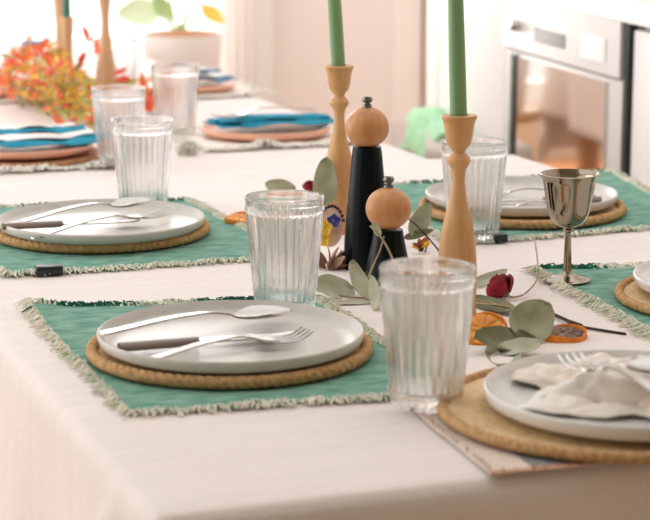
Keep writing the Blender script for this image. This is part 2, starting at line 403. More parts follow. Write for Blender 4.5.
# ------------------------------------------------------------------ tables and cloths
def table(name, u0, u1, v0, v1, label):
    t = empty(name, uv((u0 + u1) / 2, (v0 + v1) / 2, 0), label, 'table', rz=TROT)
    hx, hy = (v1 - v0) / 2 - .012, (u1 - u0) / 2 - .012
    MB().box((-hx, -hy, T - .034), (hx, hy, T - .006), .004).build('tabletop', 'board', t)
    for sx in (-1, 1):
        for sy in (-1, 1):
            cx, cy = sx * (hx - .07), sy * (hy - .07)
            MB().lathe([(0, 0), (.022, 0), (.034, T - .0345), (0, T - .0345)], 16, (cx, cy, 0)).build('leg', 'board', t)
    return t
LA, WA = 1.455, .985
VB0, VB1, LB = .12, .845, 3.66
table('dining_table', 0, LA, 0, WA, 'nearer dining table hidden beneath the cream linen cloth')
table('dining_table', LA + .03, LB, VB0, VB1, 'farther narrower dining table pushed against the nearer one')
def cloth(u0, u1, v0, v1, drops, n, z, over=0, seed=0):
    """drops: (u_lo, u_hi, v_lo, v_hi)"""
    def coords(a, b, da, db, step):
        c = []
        def skirt(L): return [L * (i / 16) ** 1.5 for i in range(1, 17)] if L > .05 else ([L] if L > 0 else [])
        c += [a - e for e in reversed(skirt(da))]
        k = max(2, int((b - a) / step)); c += [a + (b - a) * i / k for i in range(k + 1)]
        c += [b + e for e in skirt(db)]
        return c
    us = coords(u0, u1, drops[0], drops[1], .02); vs = coords(v0, v1, drops[2], drops[3], .02)
    R = .012; rows = []
    for u in us:
        row = []
        for v in vs:
            eu = (u - u1) if u > u1 else (u - u0) if u < u0 else 0
            ev = (v - v1) if v > v1 else (v - v0) if v < v0 else 0
            if drops[1] == 0 and u > u1: eu = 0
            d = math.hypot(eu, ev)
            bu, bv = min(max(u, u0), u1), min(max(v, v0), v1)
            # soft creases on the top
            zz = z + .0022 * max(0, noise.noise(Vector((u * 16 + seed, v * 1.6, 3)))) * (1 if d == 0 else 0)
            if d > 0:
                a = min(d, R * PI / 2) / R
                out = R * math.sin(a); dn = R * (1 - math.cos(a))
                rest = max(0, d - R * PI / 2)
                dn += rest * .992; out += rest * .045
                s = (v - v0) if abs(eu) > abs(ev) else (u - u0) + 1.7
                wv = noise.noise(Vector((s * 5.2 + seed, seed, 0))) * .8 + .35 * math.sin(s * 17 + seed)
                out += min(rest, .35) * .17 * wv
                if ev < 0 and eu == 0: out += .05 * min(rest, .3) / .12 * math.exp(-((u - u0 - .10 - .25 * rest) / .018) ** 2)
                bu += eu / d * out; bv += ev / d * out; zz = z - dn
            row.append(uv(bu, bv, zz))
        rows.append(row)
    b = MB().grid(rows)
    b.f = [tuple(reversed(f)) for f in b.f]
    ct = uv((u0 + u1) / 2, (v0 + v1) / 2, z)
    mm = Matrix.LocRotScale(ct, None, None).to_4x4() @ Matrix.Rotation(TROT, 4, 'Z')
    b.xf(mm.inverted())
    o = b.build('tablecloth', 'cloth', None, ct, TROT, sharp=180)
    sm = o.modifiers.new('thick', 'SOLIDIFY'); sm.thickness = .0012; sm.offset = -1
    return o
tag(cloth(0, LA + .03, 0, WA, (.34, 0, .34, .34), 0, T, seed=1.3), 'cream linen tablecloth over the nearer table, its hem hanging down in front', 'tablecloth', 'cream linen tablecloths')
tag(cloth(LA + .012, LB, VB0, VB1, (0, .34, .34, .24), 0, T - .0018, seed=4.1), 'cream linen tablecloth over the farther table under the teal napkins', 'tablecloth', 'cream linen tablecloths')
# ------------------------------------------------------------------ placemats with frayed edges
def quad_mat(corners, lift, seed, label, bodym='green', fr=('fringe', 'darkgreen'), flen=.013, nf=420, group=None, name='placemat', dark_prob=.2, wav=.0013, extra=None, z=T + .0028):
    """corners: far-left, near-left, near-right, far-right as world points"""
    P = [Vector((c[0], c[1], 0)) for c in corners]
    ct = sum(P, Vector()) / 4; ct.z = z - .001
    ax = ((P[2] - P[1]) + (P[3] - P[0])).normalized(); rz = math.atan2(ax.y, ax.x)
    root = empty(name, ct, label, 'placemat', group, rz)
    inv = Matrix.Rotation(-rz, 3, 'Z')
    L = [inv @ (p - Vector((ct.x, ct.y, 0))) for p in P]
    def at(s, t):                       # s left->right, t near->far
        q = (L[1] * (1 - s) + L[2] * s) * (1 - t) + (L[0] * (1 - s) + L[3] * s) * t
        e = min(s, 1 - s, t, 1 - t)
        ed = noise.noise(Vector((s * 5 + seed, t * 5, 1))) * .003 * max(0, 1 - e * 12)
        q = q + Vector((ed, ed, 0))
        w = max(0, noise.noise(Vector((s * 7 + seed, t * 6, seed)))) * wav * max(0, 1 - e * 4) * 2
        for (ls, lt, h, rad) in lift:
            dd = math.hypot(s - ls, t - lt); w += h * max(0, 1 - dd / rad) ** 2 if dd < rad else 0
        q.z = .001 + w
        return q
    n, k = 40, 34
    rows = [[at(j / n, i / k) for j in range(n + 1)] for i in range(k + 1)]
    MB().solid(rows, .0014).build('cloth', bodym, root)
    b = [MB() for _ in fr]; rnd = random.Random(seed * 100)
    for side in range(4):
        for q in range(nf if side % 2 == 0 else int(nf * 1.3)):
            a = rnd.random(); m2 = 1 if (len(fr) > 1 and rnd.random() < (dark_prob * 2.6 if side == 2 else dark_prob * .08) * (1 + 1.3 * math.sin(a * 13 + seed + side))) else 0
            s, t, o = ((a, 0, Vector((0, -1, 0))), (1, a, Vector((1, 0, 0))), (a, 1, Vector((0, 1, 0))), (0, a, Vector((-1, 0, 0))))[side]
            p0 = at(s, t); ln = flen * rnd.uniform(.55, 1.25)
            dirv = (o + Vector((rnd.uniform(-.8, .8), rnd.uniform(-.8, .8), 0)) * 1.1).normalized()
            p0 = p0 - o * .003
            zt = rnd.uniform(.0008, .006)
            p1 = p0 + dirv * ln * .5 + Vector((0, 0, zt * .9)); p2 = p0 + dirv * ln + Vector((rnd.uniform(-.3, .3) * ln, rnd.uniform(-.3, .3) * ln, 0)); p2.z = max(.0009, p0.z * .4 + zt * .5)
            b[m2].tube([p0, p1, p2], [.0010, .0009, .0006], 4)
    for m_, bb in zip(fr, b):
        if bb.v:
            o = bb.build('fringe', m_, root); o['kind'] = 'stuff'
            if m_ == 'darkgreen': o['label'] = 'dark green loose threads'
    if extra: extra(root, at)
    return root
def label_tab(s, t, w=.016):
    def fn(root, at):
        p = at(s, t)
        o = MB().box((p.x - w / 2, p.y - .014, .0012), (p.x + w / 2, p.y + .004, .0115), .0015).build('fabric_label', 'oven_dark', root)
        o['label'] = 'black folded label tab on the edge'
    return fn
G1 = 'frayed green placemats'
quad_mat([pix(27, 312), pix(130, 418), pix(455, 396), pix(315, 303)], [(0, 1, .007, .3), (.85, 1, .002, .4)], 3, 'frayed green placemat under the front plate that holds a dark-handled knife', group=G1)
quad_mat([pix(-95, 214), pix(8, 279), pix(298, 259), pix(186, 203)], [(0, 1, .006, .4), (0, 0, .003, .3)], 5, 'frayed green placemat at the left middle seat, behind the front setting', group=G1, extra=label_tab(.13, 0, .03))
quad_mat([pix(372, 188), pix(452, 247), pix(706, 226), pix(612, 176)], [(1, 1, .004, .4)], 8, 'frayed green placemat behind the silver goblet, black tab on its edge', group=G1, extra=label_tab(.17, 0))
quad_mat([pix(538, 274), pix(668, 343), pix(985, 318), pix(830, 262)], [(0, 1, .003, .3)], 11, 'frayed green placemat beside the foot of the silver goblet, cut by the picture edge', group=G1, flen=.02)
# head-of-table placemat: plain linen with stripes near its end
def stripes(root, at):
    def band(t0, t1, s0, s1, m, lab, name='stripe'):
        rows = []
        for i in range(2):
            r = []
            for j in range(31):
                p = at(s0 + (s1 - s0) * j / 30, t0 + (t1 - t0) * i); p.z += .0009; r.append(p)
            rows.append(r)
        o = MB().solid(rows, .0003).build(name, m, root); o['label'] = lab
    band(.0, .025, 0, 1, 'rust', 'rust coloured end stripe')
    band(.03, .3, .10, .21, 'stripe', 'grey blue woven block')
quad_mat([pix(386, 393), pix(491, 481), pix(910, 440), pix(742, 364)], [], 13, 'plain beige linen placemat with striped end under the near right setting', 'runner', ('runner',), .002, 60, name='linen_placemat', wav=.0004, extra=stripes, z=T + .0048)
# white frayed mats of the far settings
def white_mat(c, w, d, seed, label):
    pts = [c - VV * w / 2 + UU * d / 2, c - VV * w / 2 - UU * d / 2, c + VV * w / 2 - UU * d / 2, c + VV * w / 2 + UU * d / 2]
    return quad_mat(pts, [(.3, 0, .006, .3), (.9, 0, .007, .25)], seed, label, 'white_mat', ('white_yarn',), .022, 260, group='cream frayed placemats', wav=.005)
# ------------------------------------------------------------------ plates and chargers
def charger_parts(root, R, rope=True):
    pr = []
    n = 22
    for i in range(n + 1):
        r = (R - .009) * i / n
        pr.append((r, .0048 + .0012 * abs(math.sin(i * PI / 2 * 1.0001))))
    b = MB().lathe([(0, 0), (R - .009, 0)] + pr[::-1], 96); b.f = [tuple(reversed(f)) for f in b.f]
    b.build('woven_disc', 'jute', root)
    vs = []; fs = []; A = 640; K = 16; r0 = .0052 if rope else .0046
    for i in range(A):
        th = 2 * PI * i / A
        for j in range(K):
            ph = 2 * PI * j / K
            rr = r0 * (.80 + .38 * abs(math.sin(1.5 * ph + th * 44)) ** .7) if rope else r0 * (1 + .1 * math.sin(th * 120 + ph))
            vs.append(((R - .0062 + rr * math.cos(ph)) * math.cos(th), (R - .0062 + rr * math.cos(ph)) * math.sin(th), r0 * 1.15 + rr * math.sin(ph)))
    for i in range(A):
        for j in range(K):
            i2, j2 = (i + 1) % A, (j + 1) % K
            fs.append((i * K + j, i2 * K + j, i2 * K + j2, i * K + j2))
    MB().add(vs, fs).build('rope_edge' if rope else 'woven_edge', 'rope', root, sharp=80)
def charger(px, py, R, label, rope=True, z=T + .005, rz=0):
    q = pix(px, py, z)
    root = empty('woven_charger', q, label, 'charger', 'round woven jute chargers', rz)
    charger_parts(root, R, rope); return root
def plate_mesh(R, H, m='plate'):
    b = MB()
    prof = [(0, .003), (R * .60, .003), (R * .64, 0), (R * .68, 0), (R * .72, .003), (R * .93, .0042), (R * .985, .008), (R, H - .002), (R - .0008, H - .0004), (R - .0018, H), (R - .0032, H - .001), (R - .006, .0105), (R - .011, .0078), (R * .80, .0068), (0, .0068)]
    b.lathe(prof, 96)
    return b
def plate(px, py, z, R, H, label, name='dinner_plate', m='plate', cat='plate', group='stoneware dinner plates'):
    q = pix(px, py, z)
    o = plate_mesh(R, H).build(name, m, None, q)
    return tag(o, label, cat, group)
ZC = T + .005                     # bottom of chargers
ZP = ZC + .0070                    # bottom of plates
charger(230, 353, .1355, 'round jute charger with rope edge under the front left plate', True)
plate(231, 347, ZP, .1255, .0175, 'grey stoneware dinner plate at the front left, with spoon, knife and fork')
charger(101, 233, .1355, 'round jute charger with rope edge under the left middle plate', True)
plate(102, 230, ZP, .1265, .0175, 'grey stoneware dinner plate at the left middle seat, cutlery curling over it')
charger(522, 211, .1365, 'round jute charger with rope edge behind the silver goblet', True)
plate(521, 204, ZP, .1265, .0175, 'grey stoneware dinner plate behind the silver goblet', m='plate')
charger(744, 300, .137, 'round jute charger at the picture edge beside the goblet foot', False)
plate(752, 291, ZP, .1255, .0175, 'white stoneware dinner plate cut off by the picture edge above the linen setting', m='plate_white')
ZC2 = T + .0075
charger(613, 413, .15, 'larger flat woven charger under the near plate with the cream napkin', False, z=ZC2)
plate(632, 407, ZC2 + .0070, .1245, .0185, 'pale stoneware dinner plate nearest right, carrying a crumpled cream napkin', m='plate_white')
# ------------------------------------------------------------------ cutlery
def cutlery_sheet(L, prof, th):
    """prof: list of (x fraction, half width, z, concavity)"""
    rows = []
    P = catmull([(a, b, c) for a, b, c, d in prof], 6); D = catmull([(d, 0, 0) for a, b, c, d in prof], 6)
    for p, d in zip(P, D):
        hw = max(p.y, .0003)
        rows.append([(p.x * L, hw * t, p.z + d.x * (t * t) ) for t in (-1, -.8, -.5, -.2, .2, .5, .8, 1)])
    return MB().solid(rows, th)
def spoon_mesh(L=.19):
    return cutlery_sheet(L, [(0, .002, .0035, 0), (.02, .0060, .0035, 0), (.12, .0056, .0055, 0), (.35, .0045, .0105, 0), (.55, .003, .0115, 0), (.66, .003, .008, 0), (.70, .006, .004, .001), (.76, .0155, .0018, .004), (.84, .0205, .0015, .0062), (.92, .0175, .0018, .0055), (.975, .0095, .0035, .003), (1, .001, .0055, 0)], .0018)
def fork_mesh(L=.19):
    b = cutlery_sheet(L, [(0, .002, .0035, 0), (.02, .0060, .0035, 0), (.12, .0056, .0055, 0), (.35, .0045, .0105, 0), (.55, .003, .0115, 0), (.64, .003, .008, 0), (.68, .006, .005, .0005), (.72, .0115, .0035, .001), (.78, .0128, .0028, .001)], .002)
    for k in range(4):
        y = (-1.5 + k) * .0074
        pts = catmull([(.77 * L, y, .003), (.86 * L, y, .0016), (.94 * L, y * .97, .003), (L, y * .95, .0075)], 5)
        n = len(pts); b.tube(pts, [.0016 - .0008 * i / n for i in range(n)], 6)
    return b
def knife_parts(root, L=.205):
    h = [(0, .003), (.01, .0075), (.2, .0078), (.4, .0066), (.43, .006)]
    P = catmull([(a, b, 0) for a, b in h], 5); b = MB(); rows = []
    n = 12; vs = []; fs = []
    for p in P:
        for j in range(n):
            a = 2 * PI * j / n; vs.append((p.x * L, p.y * math.cos(a), .0045 + .0042 * math.sin(a)))
    for i in range(len(P) - 1):
        for j in range(n):
            j2 = (j + 1) % n; fs.append((i * n + j, (i + 1) * n + j, (i + 1) * n + j2, i * n + j2))
    fs += [tuple(range(n)), tuple(reversed([(len(P) - 1) * n + j for j in range(n)]))]
    o = MB().add(vs, fs).build('handle', 'knifehandle', root); o['label'] = 'dark horn handle'
    rows = [[(x * L, -w0, .0045), (x * L, 0, .0048), (x * L, w1, .0045)] for x, w0, w1 in ((.43, .004, .004), (.46, .007, .007), (.6, .0085, .0085), (.85, .009, .009), (.95, .0065, .009), (1, .001, .006))]
    MB().solid(rows, .0018).build('blade', 'steel', root)
def orient(o, p0, p1, tilt=0, roll=0):
    d = p1 - p0
    o.location = p0; o.rotation_mode = 'XYZ'
    o.rotation_euler = (roll, -math.atan2(d.z, math.hypot(d.x, d.y)), math.atan2(d.y, d.x))
def cutlery_set(z, sp, kn, fk, where, rolls=(0, 0, 0)):
    z3 = lambda p: pix(p[0], p[1], z + (p[2] if len(p) > 2 else 0))
    a, b = z3(sp[0]), z3(sp[1])
    o = spoon_mesh((b - a).length).build('spoon', 'steel'); tag(o, 'silver spoon ' + where, 'spoon', 'silver spoons'); orient(o, a, b)
    if kn:
        a, b = z3(kn[0]), z3(kn[1])
        k = empty('table_knife', a, 'table knife with dark handle ' + where, 'knife', 'table knives'); knife_parts(k, (b - a).length); orient(k, a, b)
    a, b = z3(fk[0]), z3(fk[1])
    o = fork_mesh((b - a).length).build('fork', 'steel'); tag(o, 'silver fork ' + where, 'fork', 'silver forks'); orient(o, a, b)
ZI = ZP + .0085
cutlery_set(ZI, [(101, 337, .010), (290, 315, .006)], [(120, 352), (300, 338)], [(146, 364), (308, 337, .004)], 'on the front left plate')
cutlery_set(ZI, [(22, 224, .006), (150, 204, .012)], [(3, 230, .003), (140, 224, .002)], [(32, 241), (172, 213, .011)], 'on the left middle plate')
cutlery_set(ZI, [(596, 198), (470, 196)], [(600, 203), (466, 204)], [(596, 209), (478, 212)], 'on the plate behind the goblet')
# ------------------------------------------------------------------ ribbed tumblers
def tumbler_mesh():
    H = .12; N = 30
    def fl(a): return abs(math.sin(N * a / 2)) - .6
    pr = []
    pr += [(0, .0015), (.024, .0015), (.0285, 0), (.0298, .0012, .0), (.0305, .004, .04)]
    for i in range(9):
        t = i / 8; pr.append((.0306 + .0085 * t, .006 + .0955 * t, .052))
    pr += [(.0392, .1035, .02), (.0398, .105), (.0412, .1075), (.0402, .110), (.0398, .1125), (.0404, .1165), (.0408, .119), (.0402, .1203), (.0391, .1203), (.0383, .119), (.0378, .105)]
    for i in range(6):
        t = 1 - i / 5; pr.append((.0276 + .0098 * t, .017 + .086 * t))
    pr += [(.025, .0125), (.018, .0108), (0, .0105)]
    return MB().lathe(pr, 256, flute=fl)
tum = tumbler_mesh().build('ribbed_tumbler', 'glass', None, pix(426, 404, T + .0068))
GT = 'clear ribbed tumblers'
tag(tum, 'clear ribbed glass tumbler nearest the front, beside the woven charger', 'glass', GT)
for (x, y, z, lab) in ((285, 311, .0044, 'clear ribbed glass tumbler at the back edge of the front left plate'),
                       (143.5, 210, .0044, 'clear ribbed glass tumbler behind the left middle plate'),
                       (473, 238, .0044, 'clear ribbed glass tumbler behind the front wooden candlestick'),
                       (120, 167, .001, 'clear ribbed glass tumbler beside the teal striped napkin'),
                       (176, 136, .001, 'clear ribbed glass tumbler behind the small patterned tin'),
                       (119, 101, .001, 'clear ribbed glass tumbler behind the slim waisted candlestick, before the planter'),
                       (-6, 84, .001, 'clear ribbed glass tumbler cut off by the far left picture edge')):
    c = tum.copy(); COL.objects.link(c); c.location = pix(x, y, T + z); c['label'] = lab; c.rotation_euler.z = x * .01
# ------------------------------------------------------------------ candlesticks and candles
def candlestick(px, py, H, label, z=T + .001, m='maple'):
    pts = [(2.0, 0), (2.1, .25), (2.05, .6), (1.95, 1.2), (1.95, 1.9), (2.0, 3.9), (1.95, 6.2), (1.8, 8), (1.53, 9.7), (1.18, 11.1), (.87, 12.4), (.66, 14.2), (.72, 15.1), (.82, 15.55), (1.02, 15.8), (1.2, 16.2), (1.18, 16.5), (.92, 16.85), (.64, 17.2), (.82, 17.5), (1.18, 18.0), (1.36, 18.6), (1.48, 19.5), (1.6, 20.2), (1.74, 20.5), (1.82, 20.72), (1.76, 20.88), (1.6, 20.9), (1.0, 20.9), (.95, 20.7), (.93, 19.0), (0, 19.0)]
    k = H / 20.9 / 100
    sp = smooth_prof(pts[:27], 4) + pts[27:]
    b = MB().lathe([(0, 0)] + [(r / 100, h * k) for r, h in sp], 56)
    o = b.build('candlestick', m, None, pix(px, py, z)); return tag(o, label, 'candlestick', 'turned wooden candlesticks')
def candle(base, top, r0, r1, label, m='candle'):
    d = top - base; b = MB(); L = d.length
    b.lathe([(0, 0), (r0, 0), (r0 * .98, L * .3), (r1, L * .985), (r1 * .6, L * .998), (0, L)], 32)
    root = empty('taper_candle', base, label, 'candle', 'green taper candles')
    wx = b.build('wax', m, root)
    MB().tube([(0, 0, L - .002), (.001, 0, L + .006), (.0015, .001, L + .012)], .0009, 6).build('wick', 'seed', wx)
    root.rotation_mode = 'QUATERNION'; root.rotation_quaternion = d.to_track_quat('Z', 'Y')
    return root
def stand_candle(st, H, px0, px1, py1, r0, r1, label, m='candle'):
    base = Vector(st.location) + Vector((0, 0, H - .0185))
    # leans within the plane facing the viewer
    dep = (base - CAM).dot(fw); s = F / dep
    top = base + Vector(((px1 - px0) / s * .25 / (max(1, 0) * .25), 0, 0)) + Vector((0, 0, .25))
    return candle(base, top, r0, r1, label, m)
c1 = candlestick(456.5, 318, 20.9, 'turned wooden candlestick behind the front tumbler, with a green taper')
stand_candle(c1, .209, 456, 446.5, 0, .0086, .0066, 'sage green taper candle in the front candlestick')
c2 = candlestick(339, 232, 20.9, 'turned wooden candlestick left of the tall black mill')
stand_candle(c2, .209, 338.5, 326, 0, .0088, .0064, 'sage green taper candle beside the tall mill')
def slim_stick(px, py, prof, label, hole=.006):
    sp = smooth_prof(prof, 5); Hh = prof[-1][1]
    b = MB().lathe([(0, 0)] + sp + [(hole, Hh), (hole, Hh - .016), (0, Hh - .016)], 40)
    o = b.build('candlestick', 'palewood', None, pix(px, py, T + .001)); return tag(o, label, 'candlestick', 'slim pale wooden candlesticks')
s1 = slim_stick(69, 104, [(.020, 0), (.021, .004), (.018, .012), (.0125, .05), (.009, .09), (.0095, .12), (.0125, .152), (.0128, .163)], 'slim pale wooden candlestick amid the orange leaves, holding a dark green candle')
stand_candle(s1, .163, 68, 68, 0, .0074, .0066, 'dark green taper candle among the orange leaves', 'candle_dark')
s2 = slim_stick(107, 108, [(.024, 0), (.025, .004), (.0235, .02), (.0185, .07), (.0115, .115), (.0078, .148), (.0085, .175), (.0125, .205), (.0155, .222)], 'waisted pale wooden candlestick at the right side of the orange leaves')
s3 = slim_stick(61, 88, [(.019, 0), (.02, .004), (.017, .012), (.012, .06), (.008, .11), (.010, .16), (.0135, .205), (.0138, .215)], 'tall pale wooden candlestick half hidden behind the dark green candle')
# ------------------------------------------------------------------ pepper mills
def mill(px, py, body, hz, hr, hv, label):
    root = empty('pepper_mill', pix(px, py, T + .001), label, 'mill', 'black pepper mills with wooden heads')
    sp = smooth_prof(body, 5)
    MB().lathe([(0, 0)] + sp + [(0, sp[-1][1])], 56).build('body', 'black', root)
    pr = [(0, hz - hv * .96)]
    for i in range(25):
        a = -PI / 2 + .42 + (PI - .56) * i / 24
        pr.append((hr * math.cos(a), hz + hv * math.sin(a)))
    pr.append((0, pr[-1][1]))
    hd_ = MB().lathe(pr, 56).build('head', 'beech', root)
    zt = pr[-1][1]
    MB().lathe([(0, zt - .001), (.0052, zt), (.0052, zt + .0028), (.0034, zt + .0036), (.0034, zt + .005), (.0056, zt + .0065), (.0062, zt + .009), (.0048, zt + .0118), (0, zt + .0126)], 24).build('knob', 'pewter', hd_)
    return root
mill(366.5, 268, [(.0262, 0), (.0268, .002), (.0262, .02), (.0235, .06), (.0203, .1), (.0172, .132), (.0158, .1405)], .1622, .0250, .0232, 'tall black pepper mill with a round wooden head')
mill(388, 283, [(.0262, 0), (.0268, .002), (.0255, .012), (.0218, .03), (.0180, .048), (.0158, .0605)], .0838, .0252, .0236, 'short black pepper mill with a round wooden head')
# ------------------------------------------------------------------ goblet
gb = empty('goblet', pix(567, 280, T + .0052), 'small polished silver goblet on a slender stem', 'goblet')
cup = smooth_prof([(.0035, .060), (.009, .0605), (.0165, .065), (.0222, .075), (.0252, .088), (.0272, .1), (.0292, .111), (.0322, .1178), (.0326, .1185)], 5)
inner = [(r - .0012, z + .0008) for r, z in reversed(cup[4:-1])]
MB().lathe([(0, .060)] + cup + inner + [(0, .0635)], 64).build('cup', 'silver', gb)
MB().lathe([(0, .007)] + smooth_prof([(.0062, .007), (.0048, .012), (.0042, .03), (.0034, .05), (.0034, .0535), (.0055, .055), (.0055, .057), (.0035, .0585), (.0042, .0602)], 4) + [(0, .0602)], 32).build('stem', 'silver', gb)
MB().lathe([(0, 0), (.0245, 0), (.0255, .0008), (.0245, .002)] + smooth_prof([(.019, .0032), (.012, .005), (.0075, .0068), (.006, .0085)], 4) + [(0, .0085)], 56).build('foot', 'silver', gb)
# ------------------------------------------------------------------ dried runner: leaves, twigs, oranges, flowers
def leaf_rows(base, tip, nrm, width, curl=.15, cup=.12, shape=.8, n=10, m=6, pw=.75):
    base, tip = Vector(base), Vector(tip); ax = tip - base; L = ax.length; ax.normalize()
    nrm = (Vector(nrm) - ax * Vector(nrm).dot(ax)).normalized(); sd = nrm.cross(ax)
    rows = []
    for i in range(n + 1):
        t = i / n
        w = width / 2 * max(.02, math.sin(PI * t ** shape) ** pw)
        r = []
        for j in range(m + 1):
            s = -1 + 2 * j / m
            r.append(base + ax * L * t + sd * w * s + nrm * (curl * L * (t - t * t) * -1 + cup * width * s * s + .03 * width * math.sin(t * 9 + s * 3)))
        rows.append(r)
    return rows
def vpt(x, y, z=None, D=None):
    """a world point on the ray of (x,y): at height z, or at distance along the axis D"""
    d = ray(x, y)
    return pix(x, y, z) if z is not None else CAM + d * D
def Dof(x, y, z=T): return (pix(x, y, z) - CAM).dot(fw)
def sprig(name, loc, label, cat, stems, leaves, group=None, stemm='straw'):
    """stems: list of (points, radius); leaves: (base, tip, nrm, width, material, curl)"""
    loc = Vector(loc); root = empty(name, loc, label, cat, group)
    b = MB()
    for pts, r in stems:
        pp = catmull([Vector(p) - loc for p in pts], 5)
        b.tube(pp, [r * (1 - .4 * i / len(pp)) for i in range(len(pp))], 7)
    if b.v: b.build('stem', stemm, root)
    for base, tip, nrm, w, m, cu in leaves:
        MB().solid(leaf_rows(Vector(base) - loc, Vector(tip) - loc, nrm, w, cu, n=14, pw=.5), .0007).build('leaf', m, root)
    return root
toC = Vector((0, -1, .35))
# front group
D0 = Dof(520, 335)
sprig('eucalyptus_sprig', pix(545, 322), 'eucalyptus sprig with broad grey-green leaves between the two orange slices', 'sprig',
      [([pix(476, 303, T + .006), pix(514, 308, T + .008), pix(545, 318, T + .006)], .0013)],
      [(pix(515, 338, T + .008), pix(549, 305, T + .034), toC, .043, 'euc', .1),
       (pix(533, 340, T + .006), pix(474, 338, T + .018), (0, -.6, 1), .038, 'euc_dark', .25),
       (pix(500, 340, T + .006), pix(508, 367, T + .003), (-.1, -.5, 1), .034, 'euc', .25),
       (pix(497, 350, T + .004), pix(543, 344, T + .012), (0, -.4, 1), .026, 'euc_pale', .2)])
sprig('eucalyptus_sprig', pix(500, 304), 'sprig with a dark olive leaf lying below the red rosebud', 'sprig',
      [([pix(455, 300, T + .004), pix(478, 300, T + .006), pix(540, 315, T + .006)], .001)],
      [(pix(472, 298, T + .006), pix(516, 312, T + .007), (0, -.5, 1), .026, 'euc_dark', .15),
       (pix(470, 285, T + .006), pix(507, 270, T + .016), (.1, -.8, 1), .014, 'euc_pale', .2)])
# dark forked twig
tw = empty('twig', pix(570, 322), 'dark bare twig lying beside the browned orange slice', 'twig')
b = MB(); lc = Vector(tw.location)
for pts, r in (([pix(545, 311, T + .004), pix(566, 320, T + .005), pix(577, 326, T + .004), pix(626, 334, T + .003)], .0019), ([pix(566, 320, T + .005), pix(582, 325, T + .008)], .0014), ([pix(530, 303, T + .005), pix(545, 311, T + .004)], .0014)):
    pp = catmull([p - lc for p in pts], 5); b.tube(pp, [r * (1.15 - .5 * i / len(pp)) for i in range(len(pp))], 7)
b.build('stem', 'twig', tw)
# rose
def rose(px, py, size, tilt, label, z=T + .014):
    c = pix(px, py, z); root = empty('dried_rosebud', c, label, 'flower')
    for k in range(9):
        a = k * 2.4; rr = size * (.22 + .055 * k); hgt = size * (1.12 - .05 * k)
        rows = []
        for i in range(7):
            t = i / 6; row = []
            for j in range(9):
                s = -1 + j / 4; an = a + s * (1.25 - .03 * k)
                rad = rr * (.25 + .95 * math.sin(PI * (.08 + .56 * t))) * (1 + .08 * (s * s))
                row.append((rad * math.cos(an), rad * math.sin(an), -size * .45 + hgt * t * (1 - .18 * s * s)))
            rows.append(row)
        b = MB().solid(rows, .0006); o = b.build('petal', 'rose', root)
    b = MB()
    for k in range(5):
        a = k * 2 * PI / 5
        b.solid(leaf_rows((0, 0, -size * .5), (size * .62 * math.cos(a), size * .62 * math.sin(a), -size * .1), (0, 0, 1), size * .35, .2), .0005)
    b.lathe([(0, -size * .62), (size * .14, -size * .58), (size * .2, -size * .46), (0, -size * .4)], 12)
    b.build('sepals', 'sepal', root)
    root.rotation_euler = tilt
    return root
r = rose(500.5, 287, .0215, (math.radians(-25), math.radians(-38), 0), 'dried dark red rosebud lying on its leaves')
rl = r.location.copy(); inv = Matrix.LocRotScale(rl, r.rotation_euler, None).inverted()
stp = [Vector((0, 0, -.012)), inv @ pix(515, 297, T + .006), inv @ pix(527, 292, T + .006), inv @ pix(538, 274, T + .012), inv @ vpt(534, 235, D=Dof(536, 272))]
pp = catmull(stp, 6); MB().tube(pp, [.0012 - .0004 * i / len(pp) for i in range(len(pp))], 7).build('stem', 'straw', r)
# orange slices
def orange(c, R, label, nrm, m='flesh', th=.006):
    root = empty('dried_orange_slice', c, label, 'orange slice', 'dried orange slices')
    wob = lambda a: 1 + .04 * math.sin(2 * a + 1) + .02 * math.sin(5 * a)
    vs = []; fs = []; n = 72
    pr = [(R * .90, th * .35), (R * .94, th * .5), (R * .985, th * .42), (R, 0), (R * .985, -th * .45), (R * .94, -th * .5), (R * .90, -th * .35)]
    k = len(pr)
    for i in range(n):
        a = 2 * PI * i / n
        for q, h in pr: vs.append((q * wob(a) * math.cos(a), q * wob(a) * math.sin(a), h + .0015 * math.sin(2 * a)))
    for i in range(n):
        for j in range(k): fs.append((i * k + j, ((i + 1) % n) * k + j, ((i + 1) % n) * k + (j + 1) % k, i * k + (j + 1) % k))
    MB().add(vs, [tuple(reversed(f)) for f in fs]).build('rind', 'rind', root)
    # pithy disc and ten flesh segments
    pth = MB().lathe([(0, -th * .22), (R * .905, -th * .3), (R * .905, th * .18), (0, th * .1)], 60).build('pith', 'pith', root)
    for s in range(9):
        a0 = 2 * PI * s / 9 + .07; a1 = 2 * PI * (s + 1) / 9 - .07; rows = []
        for i in range(6):
            rr = R * (.12 + .74 * i / 5); rows.append([(rr * math.cos(a0 + (a1 - a0) * j / 5), rr * math.sin(a0 + (a1 - a0) * j / 5), th * .2 + th * .14 * math.sin(PI * j / 5) * (1 if i not in (0, 5) else .3)) for j in range(6)])
        MB().solid(rows, th * .25).build('segment', m, pth)
    root.rotation_mode = 'QUATERNION'; root.rotation_quaternion = Vector(nrm).to_track_quat('Z', 'Y')
    return root
orange(pix(484, 330, T + .013), .0222, 'bright dried orange slice tilted against the candlestick foot', (-.05, -.72, 1))
orange(pix(562.5, 335, T + .0045), .0235, 'browned dried orange slice lying flat beside the twig', (0, -.06, 1), 'darkflesh', .009)
orange(pix(241, 219, T + .0075), .021, 'dried orange slice lying left of the tumbler on the mat edge', (.05, -.12, 1))
orange(pix(285, 219, T + .006), .024, 'dried orange slice hidden behind the rim of the middle tumbler', (0, -.1, 1))
